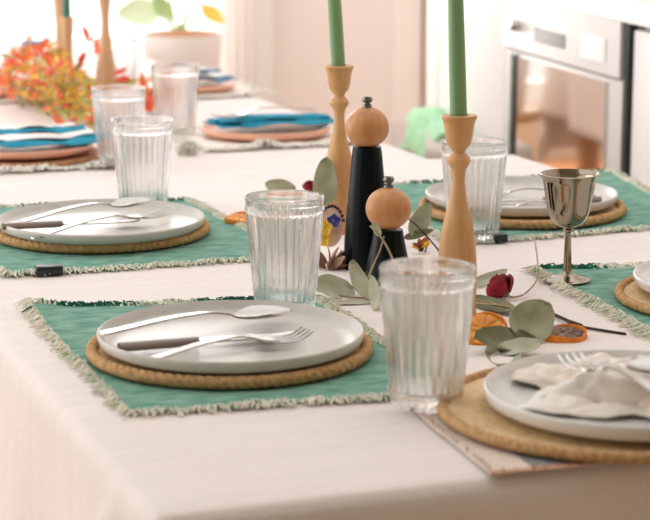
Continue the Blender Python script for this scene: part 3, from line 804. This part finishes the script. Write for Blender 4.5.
# group between mill and candlestick
sprig('eucalyptus_sprig', pix(420, 245), 'olive leaf sprig standing between the short mill and the candlestick', 'sprig',
      [([pix(440, 252, T + .002), vpt(424, 233, D=Dof(430, 250)), vpt(407, 217, D=Dof(430, 250))], .0012),
       ([pix(425, 252, T + .002), vpt(428, 240, D=Dof(425, 250)), vpt(422, 232, D=Dof(425, 250))], .001)],
      [(vpt(412, 237, D=Dof(420, 248)), vpt(429, 203, D=Dof(420, 248) + .01), (.2, -1, .2), .024, 'euc', .1),
       (vpt(404, 238, D=Dof(420, 248)), vpt(433, 230, D=Dof(420, 248)), (0, -1, .4), .010, 'euc_dark', .1)], stemm='twig')
fl_ = empty('dried_flower', pix(421, 252, T + .003), 'small yellow and rust dried flower between the short mill and candlestick', 'flower')
for k in range(7):
    a = k * .9; MB().solid(leaf_rows((0, 0, .006), (.012 * math.cos(a), .008 * math.sin(a) - .003, .012 + .006 * math.sin(a * 1.7)), (0, -.6, 1), .009, .2), .0005).build('petal', 'rust_leaf' if k % 3 else 'yellow', fl_)
MB().lathe([(0, 0), (.003, .001), (.004, .006), (0, .009)], 12).build('centre', 'seed', fl_)
# pale stems leaning on the short mill
Dm = Dof(386, 290)
sprig('dry_grass_sprig', pix(394, 286), 'pale dry stems leaning across the front of the short mill', 'stem',
      [([pix(399, 292, T + .003), vpt(392, 258, D=Dm - .015), vpt(380, 236, D=Dm - .015), vpt(370, 226, D=Dm - .01)], .0016),
       ([pix(364, 288, T + .003), vpt(372, 268, D=Dm - .012), vpt(380, 250, D=Dm - .012), vpt(384, 236, D=Dm - .01)], .0012)],
      [(vpt(380, 236, D=Dm - .015), vpt(373, 222, D=Dm - .012), (0, -1, .3), .008, 'euc_pale', .1)])
sprig('eucalyptus_sprig', pix(352, 292), 'silver-green leaf sprig at the feet of the two mills', 'sprig',
      [([pix(316, 290, T + .004), pix(350, 297, T + .004), pix(383, 298, T + .004)], .0012)],
      [(pix(352, 290, T + .006), pix(313, 286, T + .018), (0, -.9, 1), .036, 'euc_pale', .2),
       (pix(366, 300, T + .003), vpt(352, 261, D=Dof(360, 296)), (.7, -1, .3), .024, 'euc', .15),
       (pix(378, 310, T + .003), vpt(371, 276, D=Dof(375, 300)), (-.5, -1, .3), .015, 'euc_pale', .1),
       (pix(372, 302, T + .003), pix(330, 303, T + .004), (0, -.2, 1), .012, 'euc_pale', .1)])
# group behind the middle tumbler
sprig('eucalyptus_sprig', pix(300, 208), 'grey-green leaf sprig standing before the far wooden candlestick', 'sprig',
      [([pix(262, 200, T + .004), pix(300, 208, T + .006), pix(330, 212, T + .004)], .0012), ([pix(322, 240, T + .004), vpt(323, 222, D=Dof(325, 239)), vpt(324, 205, D=Dof(325, 239))], .001)],
      [(vpt(296, 193, D=Dof(285, 206)), vpt(265, 184, D=Dof(285, 206)), (0, -.8, .6), .026, 'euc', .05),
       (vpt(324, 206, D=Dof(325, 239)), vpt(326, 157, D=Dof(325, 239)), (.15, -1, .1), .030, 'euc', .05)])
r2 = rose(310, 187, .0135, (math.radians(20), math.radians(10), 0), 'small dried red bud beside the far candlestick', z=T + .026)
Dp = Dof(332, 262)
pan = empty('dried_apple_slice', vpt(331, 227, D=Dp), 'pale dried fruit slice leaning on the tall mill, with pressed pansies', 'fruit slice')
# slice faces the camera, leaning right
q = Vector((-.25, -1, .25)).normalized()
bb = MB().lathe([(0, -.0015), (.0165, -.002), (.0225, -.0015), (.0235, 0), (.0225, .0015), (.0165, .001), (0, .0012)], 40)
rq = q.to_track_quat('Z', 'Y').to_matrix().to_4x4()
bb.xf(rq @ Matrix.Diagonal((.62, 1.0, 1, 1))); bb.build('slice', 'apple', pan)
b = MB()
for k in range(11):
    a = math.radians(20 + 14 * k); c = rq @ Vector((.0155 * math.cos(a), .0245 * math.sin(a), .001)); 
    prf = [(0, -.0022), (.0016, -.0016), (.0022, 0), (.0016, .0016), (0, .0022)]
    b.lathe(prf, 8, c)
o = b.build('seeds', 'seed', pan); o['label'] = 'row of dark seeds along the upper rim'
def pansy(px, py, D, m, size, label, nrm):
    root = empty('pressed_pansy', vpt(px, py, D=D), label, 'flower', 'pressed pansies')
    qm = Vector(nrm).to_track_quat('Z', 'Y').to_matrix().to_4x4()
    for k in range(5):
        a = math.radians(90 + 72 * k); b = MB().solid(leaf_rows((0, 0, .0004 * k), (size * math.cos(a), size * math.sin(a), .0012 * (k % 2)), (0, 0, 1), size * 1.05, .1), .0004); b.xf(qm); b.build('petal', m, root)
    b = MB().lathe([(0, -.0002), (size * .2, 0), (size * .12, .0016), (0, .002)], 12); b.xf(qm); b.build('centre', 'seed' if m == 'yellow' else 'yellow', root)
pansy(325, 228, Dp - .008, 'yellow', .0100, 'yellow pressed pansy on the pale fruit slice', q)
pansy(334, 221, Dp - .009, 'blue', .0085, 'blue pressed pansy on the pale fruit slice', q)
pansy(323.5, 240, Dp - .008, 'yellow', .0085, 'lower yellow pressed pansy beside the middle tumbler', q)
dc = empty('dried_seed_head', pix(329, 270), 'curled brown dried seed head at the foot of the tall mill', 'seed head')
rr = random.Random(3)
for k in range(24):
    a = k * 2.4; e = rr.uniform(.1, .9)
    b0 = Vector((.004 * math.cos(a), .004 * math.sin(a), .003)); tp = b0 + Vector((math.cos(a) * .021, math.sin(a) * .014, e * .030))
    MB().solid(leaf_rows(b0, tp, (math.cos(a + 1), math.sin(a + 1), .7), .009, .35), .0006).build('bract', 'driedbrown' if k % 3 else 'apple', dc)
# ------------------------------------------------------------------ head napkin and cutlery
def crumple(w, h, amp, seed, base, skew, n=54):
    rows = []
    for i in range(n + 1):
        r = []
        for j in range(n + 1):
            x = (j / n - .5) * w; y = (i / n - .5) * h
            q = (y + skew * x) * 150 + 2.6 * noise.noise(Vector((x * 22 + seed, y * 22, seed)))
            fold = abs(math.sin(q + seed)) ** .8 * (.6 + .5 * noise.noise(Vector((x * 14, y * 30 + seed, 1))))
            e = min(1, min(j, n - j, i, n - i) / (n * .1))
            z = base * min(1, e * 1.2) + amp * max(0, fold) * (.3 + .7 * e) + .0012 + .3 * amp * abs(noise.noise(Vector((x * 60, y * 60, seed)))) + .22 * amp * e * abs(math.sin((y - .5 * x) * 210 + 3 * noise.noise(Vector((x * 30, y * 30, seed)))))
            xx = x + .030 * noise.noise(Vector((y * 34, x * 6, seed))); yy = y + .030 * noise.noise(Vector((x * 26, y * 5, seed + 5)))
            r.append((xx, yy, z))
        rows.append(r)
    return rows
zi = ZC2 + .0070 + .0072
npk = empty('napkin', pix(640, 399, zi), 'crumpled cream linen napkin on the near right plate', 'napkin', None, math.radians(-8))
MB().solid(crumple(.19, .125, .013, 2.2, .0, .35), .0012).build('lower_fold', 'cream_napkin', npk, sharp=180)
MB().solid(crumple(.16, .085, .016, 6.1, .007, .45), .0012).build('upper_fold', 'cream_napkin', npk, (.012, .008, .003), sharp=180)
a, b_ = pix(676, 408, zi + .030), pix(569, 362, zi + .030)
o = fork_mesh((b_ - a).length).build('fork', 'steel'); tag(o, 'silver fork resting across the crumpled cream napkin', 'fork', 'silver forks'); orient(o, a, b_)
a, b_ = pix(740, 402, zi + .030), pix(626, 366, zi + .032)
o = spoon_mesh((b_ - a).length).build('spoon', 'steel'); tag(o, 'silver spoon resting on the cream napkin at the picture edge', 'spoon', 'silver spoons'); orient(o, a, b_)
# ------------------------------------------------------------------ far settings with teal napkins
def teal_napkin(c, w, h, seed, label, rz, striped=True, m='teal'):
    root = empty('napkin', c, label, 'napkin', 'teal napkins', rz)
    n = 40
    def surf(dz, a0, a1, sc):
        rows = []
        for i in range(n + 1):
            r = []
            for j in range(n + 1):
                x = (j / n - .5) * w * sc; y = (a0 + (a1 - a0) * i / n) * h
                z = dz + .006 * max(0, noise.noise(Vector((x * 18 + seed, y * 55, seed)))) + .0045 * abs(math.sin(j / n * PI * 2 + i / n * 3 + seed)) + .004 * math.cos(y / h * PI)
                y += .010 * math.sin(x * 30 + seed)
                r.append((x, y, z))
            rows.append(r)
        return rows
    MB().solid(surf(.0015, -.5, .5, 1), .0015).build('lower_fold', m, root)
    MB().solid(surf(.0055, -.28, .46, .94), .0015).build('upper_fold', m if not striped else 'whitecotton', root)['label'] = 'white striped upper fold' if striped else 'upper fold'
    if striped:
        MB().solid(surf(.009, -.05, .24, .86), .0015).build('fold_stripe', m, root)
        MB().solid(surf(.012, .1, .42, .7), .0015).build('top_fold', 'whitecotton', root)
    return root
def far_setting(px, py, where, seed, label_mat, label_plate, brown=False, mw=.27, nap=True):
    c = pix(px, py)
    white_mat(c, mw, .24, seed, label_mat)
    z = T + .0052
    if brown:
        o = MB().lathe([(0, 0), (.118, 0), (.12, .003), (.118, .006), (0, .006)], 64).build('wicker_charger', 'brown', None, Vector((c.x, c.y, z))); tag(o, 'brown wicker charger under the teal and white napkin', 'charger'); z += .0065
    o = plate_mesh(.108, .016).build('peach_plate', 'peach', None, Vector((c.x, c.y, z)), 0)
    tag(o, label_plate, 'plate', 'peach stoneware plates')
    return Vector((c.x, c.y, z + .0165))
n1 = far_setting(266, 138, '', 21, 'cream frayed placemat behind the far turned candlestick', 'peach stoneware plate with plain teal napkin, left of the far candlestick')
teal_napkin(n1 + VV * .004, .205, .10, 1.5, 'folded plain teal napkin with a silver fork on it', TROT + .04, False)
a, b_ = n1 + VV * .05 + UU * -.015 + Vector((0, 0, .022)), n1 - VV * .06 - UU * .03 + Vector((0, 0, .020))
o = fork_mesh().build('fork', 'steel'); tag(o, 'silver fork lying on the plain teal napkin', 'fork', 'silver forks'); orient(o, n1 + VV * .09 + UU * .0 + Vector((0, 0, .020)), n1 - VV * .09 - UU * .02 + Vector((0, 0, .018)))
n2 = far_setting(24, 160, '', 23, 'cream frayed placemat at the left edge under a striped napkin', 'peach plate under the teal and white striped napkin', True)
teal_napkin(n2 + VV * .012, .20, .15, 4.4, 'teal and white striped napkin folded over its plate', TROT - .12, True)
n3 = far_setting(182, 92, '', 25, 'cream frayed placemat farthest back, below the planter', 'peach plate below the planter, behind a tumbler')
teal_napkin(n3 + VV * .03, .13, .12, 7.7, 'small patterned deep teal napkin below the planter', TROT, True, 'teal_dark')
n4 = far_setting(-30, 97, '', 27, 'cream frayed placemat at the left edge behind the orange leaves', 'peach plate at the left edge behind the orange leaves')
teal_napkin(n4 + VV * .0, .15, .12, 9.2, 'deep teal napkin on the plate at the left edge', TROT, True, 'teal_dark')
c = pix(34, 54)
o = plate_mesh(.062, .014).build('peach_plate', 'plate_white', None, Vector((c.x, c.y, T + .001))); o.name = 'side_plate'; tag(o, 'white plate farthest away under a teal napkin', 'plate')
teal_napkin(Vector((c.x, c.y, T + .017)) + VV * .004, .055, .06, 3.1, 'bright teal napkin farthest away above the orange leaves', TROT, False, 'teal')
# small patterned tin
tn = empty('candle_tin', pix(160, 124, T + .001), 'small patterned candle tin between two tumblers', 'tin')
MB().lathe([(0, 0), (.024, 0), (.0245, .001), (.0245, .021), (.0235, .021), (.0235, .014), (0, .014)], 40).build('tin', 'tin', tn)
MB().lathe([(0, .0143), (.0232, .0143), (.0232, .0175), (0, .0175)], 32).build('wax', 'wax', tn)
# ------------------------------------------------------------------ autumn leaves
def star_leaf(b, c, size, rnd, mi=0):
    """maple-like lobed leaf, cupped, facing a random direction"""
    nr = Vector((rnd.uniform(-1, 1), rnd.uniform(-1.2, .6), rnd.uniform(.1, 1))).normalized()
    qm = Matrix.Translation(c) @ nr.to_track_quat('Z', 'Y').to_matrix().to_4x4() @ Matrix.Rotation(rnd.uniform(0, 6.28), 4, 'Z')
    vs = [(0, 0, 0), (0, 0, -.0007)]; lobes = 5; prof = []
    for k in range(lobes):
        a = math.radians(-100 + 50 * k) ; r = size * (1 if k == 2 else .82 if k in (1, 3) else .55)
        prof += [(a - .42, size * .34), (a - .14, r * .72), (a, r), (a + .14, r * .72)]
    prof += [(math.radians(125), size * .3), (math.radians(180), size * .15), (math.radians(235), size * .3)]
    n = len(prof)
    for h in (0, -.0007):
        for a, r in prof: vs.append((r * math.sin(a), r * math.cos(a), h + r * r / size * .35 * math.cos(2 * a) + r * .15))
    fs = [(0, 2 + (i + 1) % n, 2 + i) for i in range(n)] + [(1, 2 + n + i, 2 + n + (i + 1) % n) for i in range(n)] + [(2 + i, 2 + (i + 1) % n, 2 + n + (i + 1) % n, 2 + n + i) for i in range(n)]
    b.add([tuple(qm @ Vector(v)) for v in vs], fs, mi)
def pointed(b, c, size, rnd):
    d = Vector((rnd.uniform(-1, 1), rnd.uniform(-1, 1), rnd.uniform(-.2, .9))).normalized(); n = Vector((rnd.uniform(-1, 1), -1, rnd.uniform(.2, 1)))
    b.solid(leaf_rows(c, c + d * size, n, size * .38, .2, n=6, m=4), .0006)
gl = pix(78, 128); g = empty('autumn_garland', gl, 'bunch of orange and gold autumn leaves around the pale candlesticks', 'garland')
rnd = random.Random(5)
groups = {'aut_orange': ('orange_foliage', MB()), 'aut_gold': ('golden_foliage', MB()), 'aut_green': ('green_foliage', MB()), 'aut_red': ('red_foliage', MB())}
def inside(px, py, z, D=None): return pix(px, py, z) - gl
stems = MB()
for k in range(620):
    t = rnd.random() ** .85; px = 2 + 98 * t + rnd.uniform(-8, 8); py = rnd.uniform(92, 112) + 26 * (px / 100)
    edge = max(0, 1 - abs((px - 52) / 66) ** 1.6)
    z = T + .006 + rnd.random() ** 1.1 * (.112 * max(.25, edge))
    if px < 34: z += .022
    ww = ('aut_gold', 'aut_green', 'aut_orange', 'aut_red')
    zrel = (z - T) / .13
    if px < 40: pr = (.2, .1, .58, .12)
    else: pr = (.42, .42 * (1.3 - zrel), .18 + .16 * zrel, .08)
    m = rnd.choices(ww, pr)[0]; c = pix(px, py) - gl + Vector((0, 0, z - T))
    if rnd.random() < .35: star_leaf(groups[m][1], c, rnd.uniform(.009, .017), rnd)
    else: pointed(groups[m][1], c, rnd.uniform(.012, .026), rnd)
    if k % 8 == 0:
        r0 = inside(20 + 70 * (px / 110), 108, T + .004); mid = (r0 + c) / 2 + Vector((0, 0, .012))
        stems.tube(catmull([r0, mid, c], 4), .0012, 5)
for (px, py, z, m) in ((79, 64, .09, 'aut_red'), (76, 68, .085, 'aut_red'), (89, 40, .13, 'aut_orange'), (96, 50, .115, 'aut_orange'), (47, 42, .13, 'aut_orange'), (44, 52, .12, 'aut_orange'), (6, 82, .08, 'aut_orange'), (22, 60, .11, 'aut_orange'), (53, 133, .006, 'aut_orange'), (66, 126, .012, 'aut_orange')):
    c = inside(px, py, T + z); pointed(groups[m][1], c, .030, rnd); star_leaf(groups[m][1], c, .017, rnd)
stems.tube(catmull([inside(34, 128, T + .004), inside(38, 138, T + .008), inside(44, 143, T + .003)], 5), .001, 5)
stems.build('stems', 'straw', g)
for m, (nm, bb) in groups.items(): bb.build(nm, m, g)['kind'] = 'stuff'
# loose leaves beside the tin
lf = empty('autumn_leaf', pix(150, 126, T + .004), 'large pointed orange autumn leaf standing beside the candle tin', 'leaf')
Dl = Dof(152, 124); ll = Vector(lf.location)
for p0, p1, w, m in (((147, 104), (176, 78), .016, 'aut_red'), ((147, 106), (141, 72), .016, 'aut_orange'), ((146, 106), (172, 100), .012, 'aut_orange'), ((150, 112), (146, 92), .024, 'aut_orange')):
    MB().solid(leaf_rows(vpt(*p0, D=Dl - .02) - ll, vpt(*p1, D=Dl - .02) - ll, (.1, -1, .5), w, .1), .0008).build('lobe', m, lf)
MB().tube(catmull([Vector((0, 0, 0)), vpt(147, 112, D=Dl - .01) - ll, vpt(147, 104, D=Dl - .02) - ll], 4), .0012, 6).build('stem', 'rust_leaf', lf)
lf2 = empty('autumn_leaf', pix(124, 112, T + .004), 'red autumn leaf right of the waisted candlestick', 'leaf')
ll = Vector(lf2.location); Dl = Dof(120, 112)
for p0, p1, w, m in (((116, 80), (131, 78), .012, 'aut_red'), ((114, 74), (128, 68), .009, 'aut_red'), ((118, 84), (138, 80), .012, 'aut_green')):
    MB().solid(leaf_rows(vpt(*p0, D=Dl) - ll, vpt(*p1, D=Dl) - ll, (.1, -1, .5), w, .1), .0008).build('lobe', m, lf2)
MB().tube(catmull([Vector((0, 0, 0)), vpt(119, 94, D=Dl) - ll, vpt(116, 79, D=Dl) - ll], 4), .0012, 6).build('stem', 'rust_leaf', lf2)
# grey tassel at the mat by the tumbler
ts = MB(); tc = pix(188, 155, T + .001)
for k in range(60):
    a = rnd.uniform(0, 6.28); rr_ = rnd.uniform(0, .016)
    p = Vector((rr_ * math.cos(a), rr_ * math.sin(a), 0)); ts.tube([p + Vector((0, 0, .001)), p * 1.2 + Vector((rnd.uniform(-.004, .004), 0, .012)), p * .6 + Vector((rnd.uniform(-.006, .006), 0, rnd.uniform(.014, .022)))], .0011, 4)
M['tassel'] = mat('grey_green_yarn', (206, 202, 188), .95)
tag(ts.build('tassel', 'tassel', None, tc), 'grey-green yarn tassel beside the plain teal napkin setting', 'tassel')
# ------------------------------------------------------------------ planter
PD = 5.05
pc = vpt(182, 66, D=PD)
zb = .555
st = empty('plant_stand', (pc.x, pc.y, 0), 'pale wooden stand under the white planter', 'stand')
MB().lathe([(0, zb - .03), (.12, zb - .03), (.125, zb - .025), (.125, zb - .003), (0, zb - .003)], 40).build('top', 'palewood', st)
for k in range(3):
    a = k * 2 * PI / 3 + .5
    MB().tube([(.11 * math.cos(a), .11 * math.sin(a), 0), (.08 * math.cos(a), .08 * math.sin(a), zb - .031)], [.011, .014], 12).build('leg', 'palewood', st)
pp_ = empty('potted_plant', (pc.x, pc.y, zb), 'white planter holding a plant with pale green and golden leaves', 'plant')
ztop = vpt(182, 37, D=PD - .1).z - zb
MB().lathe([(0, 0), (.078, 0), (.084, .006), (.1025, ztop - .004), (.1015, ztop), (.095, ztop), (.092, ztop - .02), (0, ztop - .02)], 56).build('pot', 'pot', pp_)
MB().lathe([(0, ztop - .0195), (.0915, ztop - .0195), (.09, ztop + .002), (.05, ztop + .007), (0, ztop + .009)], 40).build('soil', 'soil', pp_)
L0 = Vector((pc.x, pc.y, zb))
def plantp(x, y, dd=0): return vpt(x, y, D=PD + dd) - L0
sb = MB()
for pts in ([plantp(178, 36), plantp(176, 20), plantp(166, 8), plantp(160, -8)], [plantp(183, 36), plantp(187, 15), plantp(186, -20)], [plantp(179, 36), plantp(172, 22), plantp(171, -12)], [plantp(182, 36), plantp(186, 12), plantp(200, 4), plantp(208, 8)], [plantp(177, 36), plantp(160, 10), plantp(146, 4)]):
    sb.tube(catmull(pts, 6), .003, 7)
sb.build('stems', 'plant_green', pp_)
for p0, p1, w, m in (((172, 20), (152, -6), .045, 'plant_green'), ((160, 12), (116, 14), .075, 'plant_pale'), ((202, 6), (224, 24), .040, 'plant_gold'), ((178, 34), (186, 24), .03, 'plant_green'), ((171, -10), (190, -40), .07, 'plant_green'), ((186, -18), (220, -40), .07, 'plant_pale'), ((160, -8), (130, -40), .07, 'plant_pale')):
    MB().solid(leaf_rows(plantp(*p0), plantp(*p1, -.03), (.1, -1, .35), w, .12), .001).build('leaf', m, pp_)
# ------------------------------------------------------------------ chair with green throw by the far table
cc = vpt(401, 150, D=4.25)
ch = empty('dining_chair', (cc.x, cc.y, 0), 'low warm grey upholstered chair beyond the tables, half hidden by the front taper', 'chair', rz=TROT - .2)
b = MB(); rows = []
for i in range(15):
    z = .40 + .25 * i / 14; r = []
    for j in range(17):
        s = -1 + j / 8
        r.append((.02 + .03 * (1 - s * s) + .05 * (z - .40), .20 * s, z - .03 * s * s * (i / 14)))
    rows.append(r)
b.solid(rows, .045).build('backrest', 'chair', ch, sharp=80)
MB().box((-.40, -.2, .36), (.02, .2, .415), .02).build('seat', 'chair', ch)
for sx in (-.38, -.02):
    for sy in (-.16, .16):
        MB().tube([(sx * 1.06 + .01, sy * 1.1, 0), (sx, sy, .36)], [.011, .016], 10).build('leg', 'palewood', ch)
rows = []
for i in range(25):
    t = -1 + i / 12; r = []
    for j in range(25):
        s = -1 + j / 12
        a = max(-1, min(1, t)) 
        x = .068 + .037 * math.sin(a * PI / 2) * (1 if abs(t) < 2 else 1) + .003 * math.sin(j * 1.3)
        z = .678 - .10 * max(0, abs(t) - .25) + .012 * noise.noise(Vector((s * 3, t * 3, 1))) - .028 * s * s - (.01 * t * t)
        r.append((x * 1.0, .15 * s, z))
    rows.append(r)
th_ = MB().solid(rows, .012).build('throw_blanket', 'throw', None, (cc.x, cc.y, 0), TROT - .2, sharp=80)
tag(th_, 'mint green woollen throw folded over the grey chair back', 'blanket')
# ------------------------------------------------------------------ light
LW, BW = 48, 22
w = bpy.data.worlds.new('daylight'); S.world = w; w.use_nodes = True
bg = w.node_tree.nodes['Background']; bg.inputs[0].default_value = (1.0, .982, .97, 1); bg.inputs[1].default_value = 1.25
def area(name, loc, target, sx, sy, power, col=(1, .982, .965)):
    l = bpy.data.lights.new(name, 'AREA'); l.shape = 'RECTANGLE'; l.size = sx; l.size_y = sy; l.energy = power; l.color = col
    o = bpy.data.objects.new(name, l); COL.objects.link(o); o.location = loc
    o.rotation_euler = (Vector(target) - Vector(loc)).to_track_quat('-Z', 'Y').to_euler()
    return o
# area lamp added outside an unseen left-wall opening to brighten the right wall
area('daylight_lamp', W(1.3, 3.72, 1.25), W(1.1, 0, .75), 3.6, 2.1, LW)
area('daylight_lamp', Bk((tl + tr) / 2, -.3, 1.38), Bk((tl + tr) / 2, 3, 1.0), tr - tl, 1.6, BW)
# ------------------------------------------------------------------ camera
cam = bpy.data.cameras.new('camera'); co = bpy.data.objects.new('camera', cam); COL.objects.link(co)
co.location = CAM; co.rotation_euler = (PI / 2 - PITCH, 0, 0)
cam.sensor_fit = 'HORIZONTAL'; cam.sensor_width = 36; cam.lens = F / 650 * 36
cam.dof.use_dof = True; cam.dof.focus_distance = Dof(430, 296); cam.dof.aperture_fstop = 8.5
cam.clip_start = .05
S.camera = co
vs_ = S.view_settings; vs_.view_transform = 'Standard'; vs_.look = 'None'; vs_.gamma = 1; vs_.use_curve_mapping = False; vs_.exposure = .21
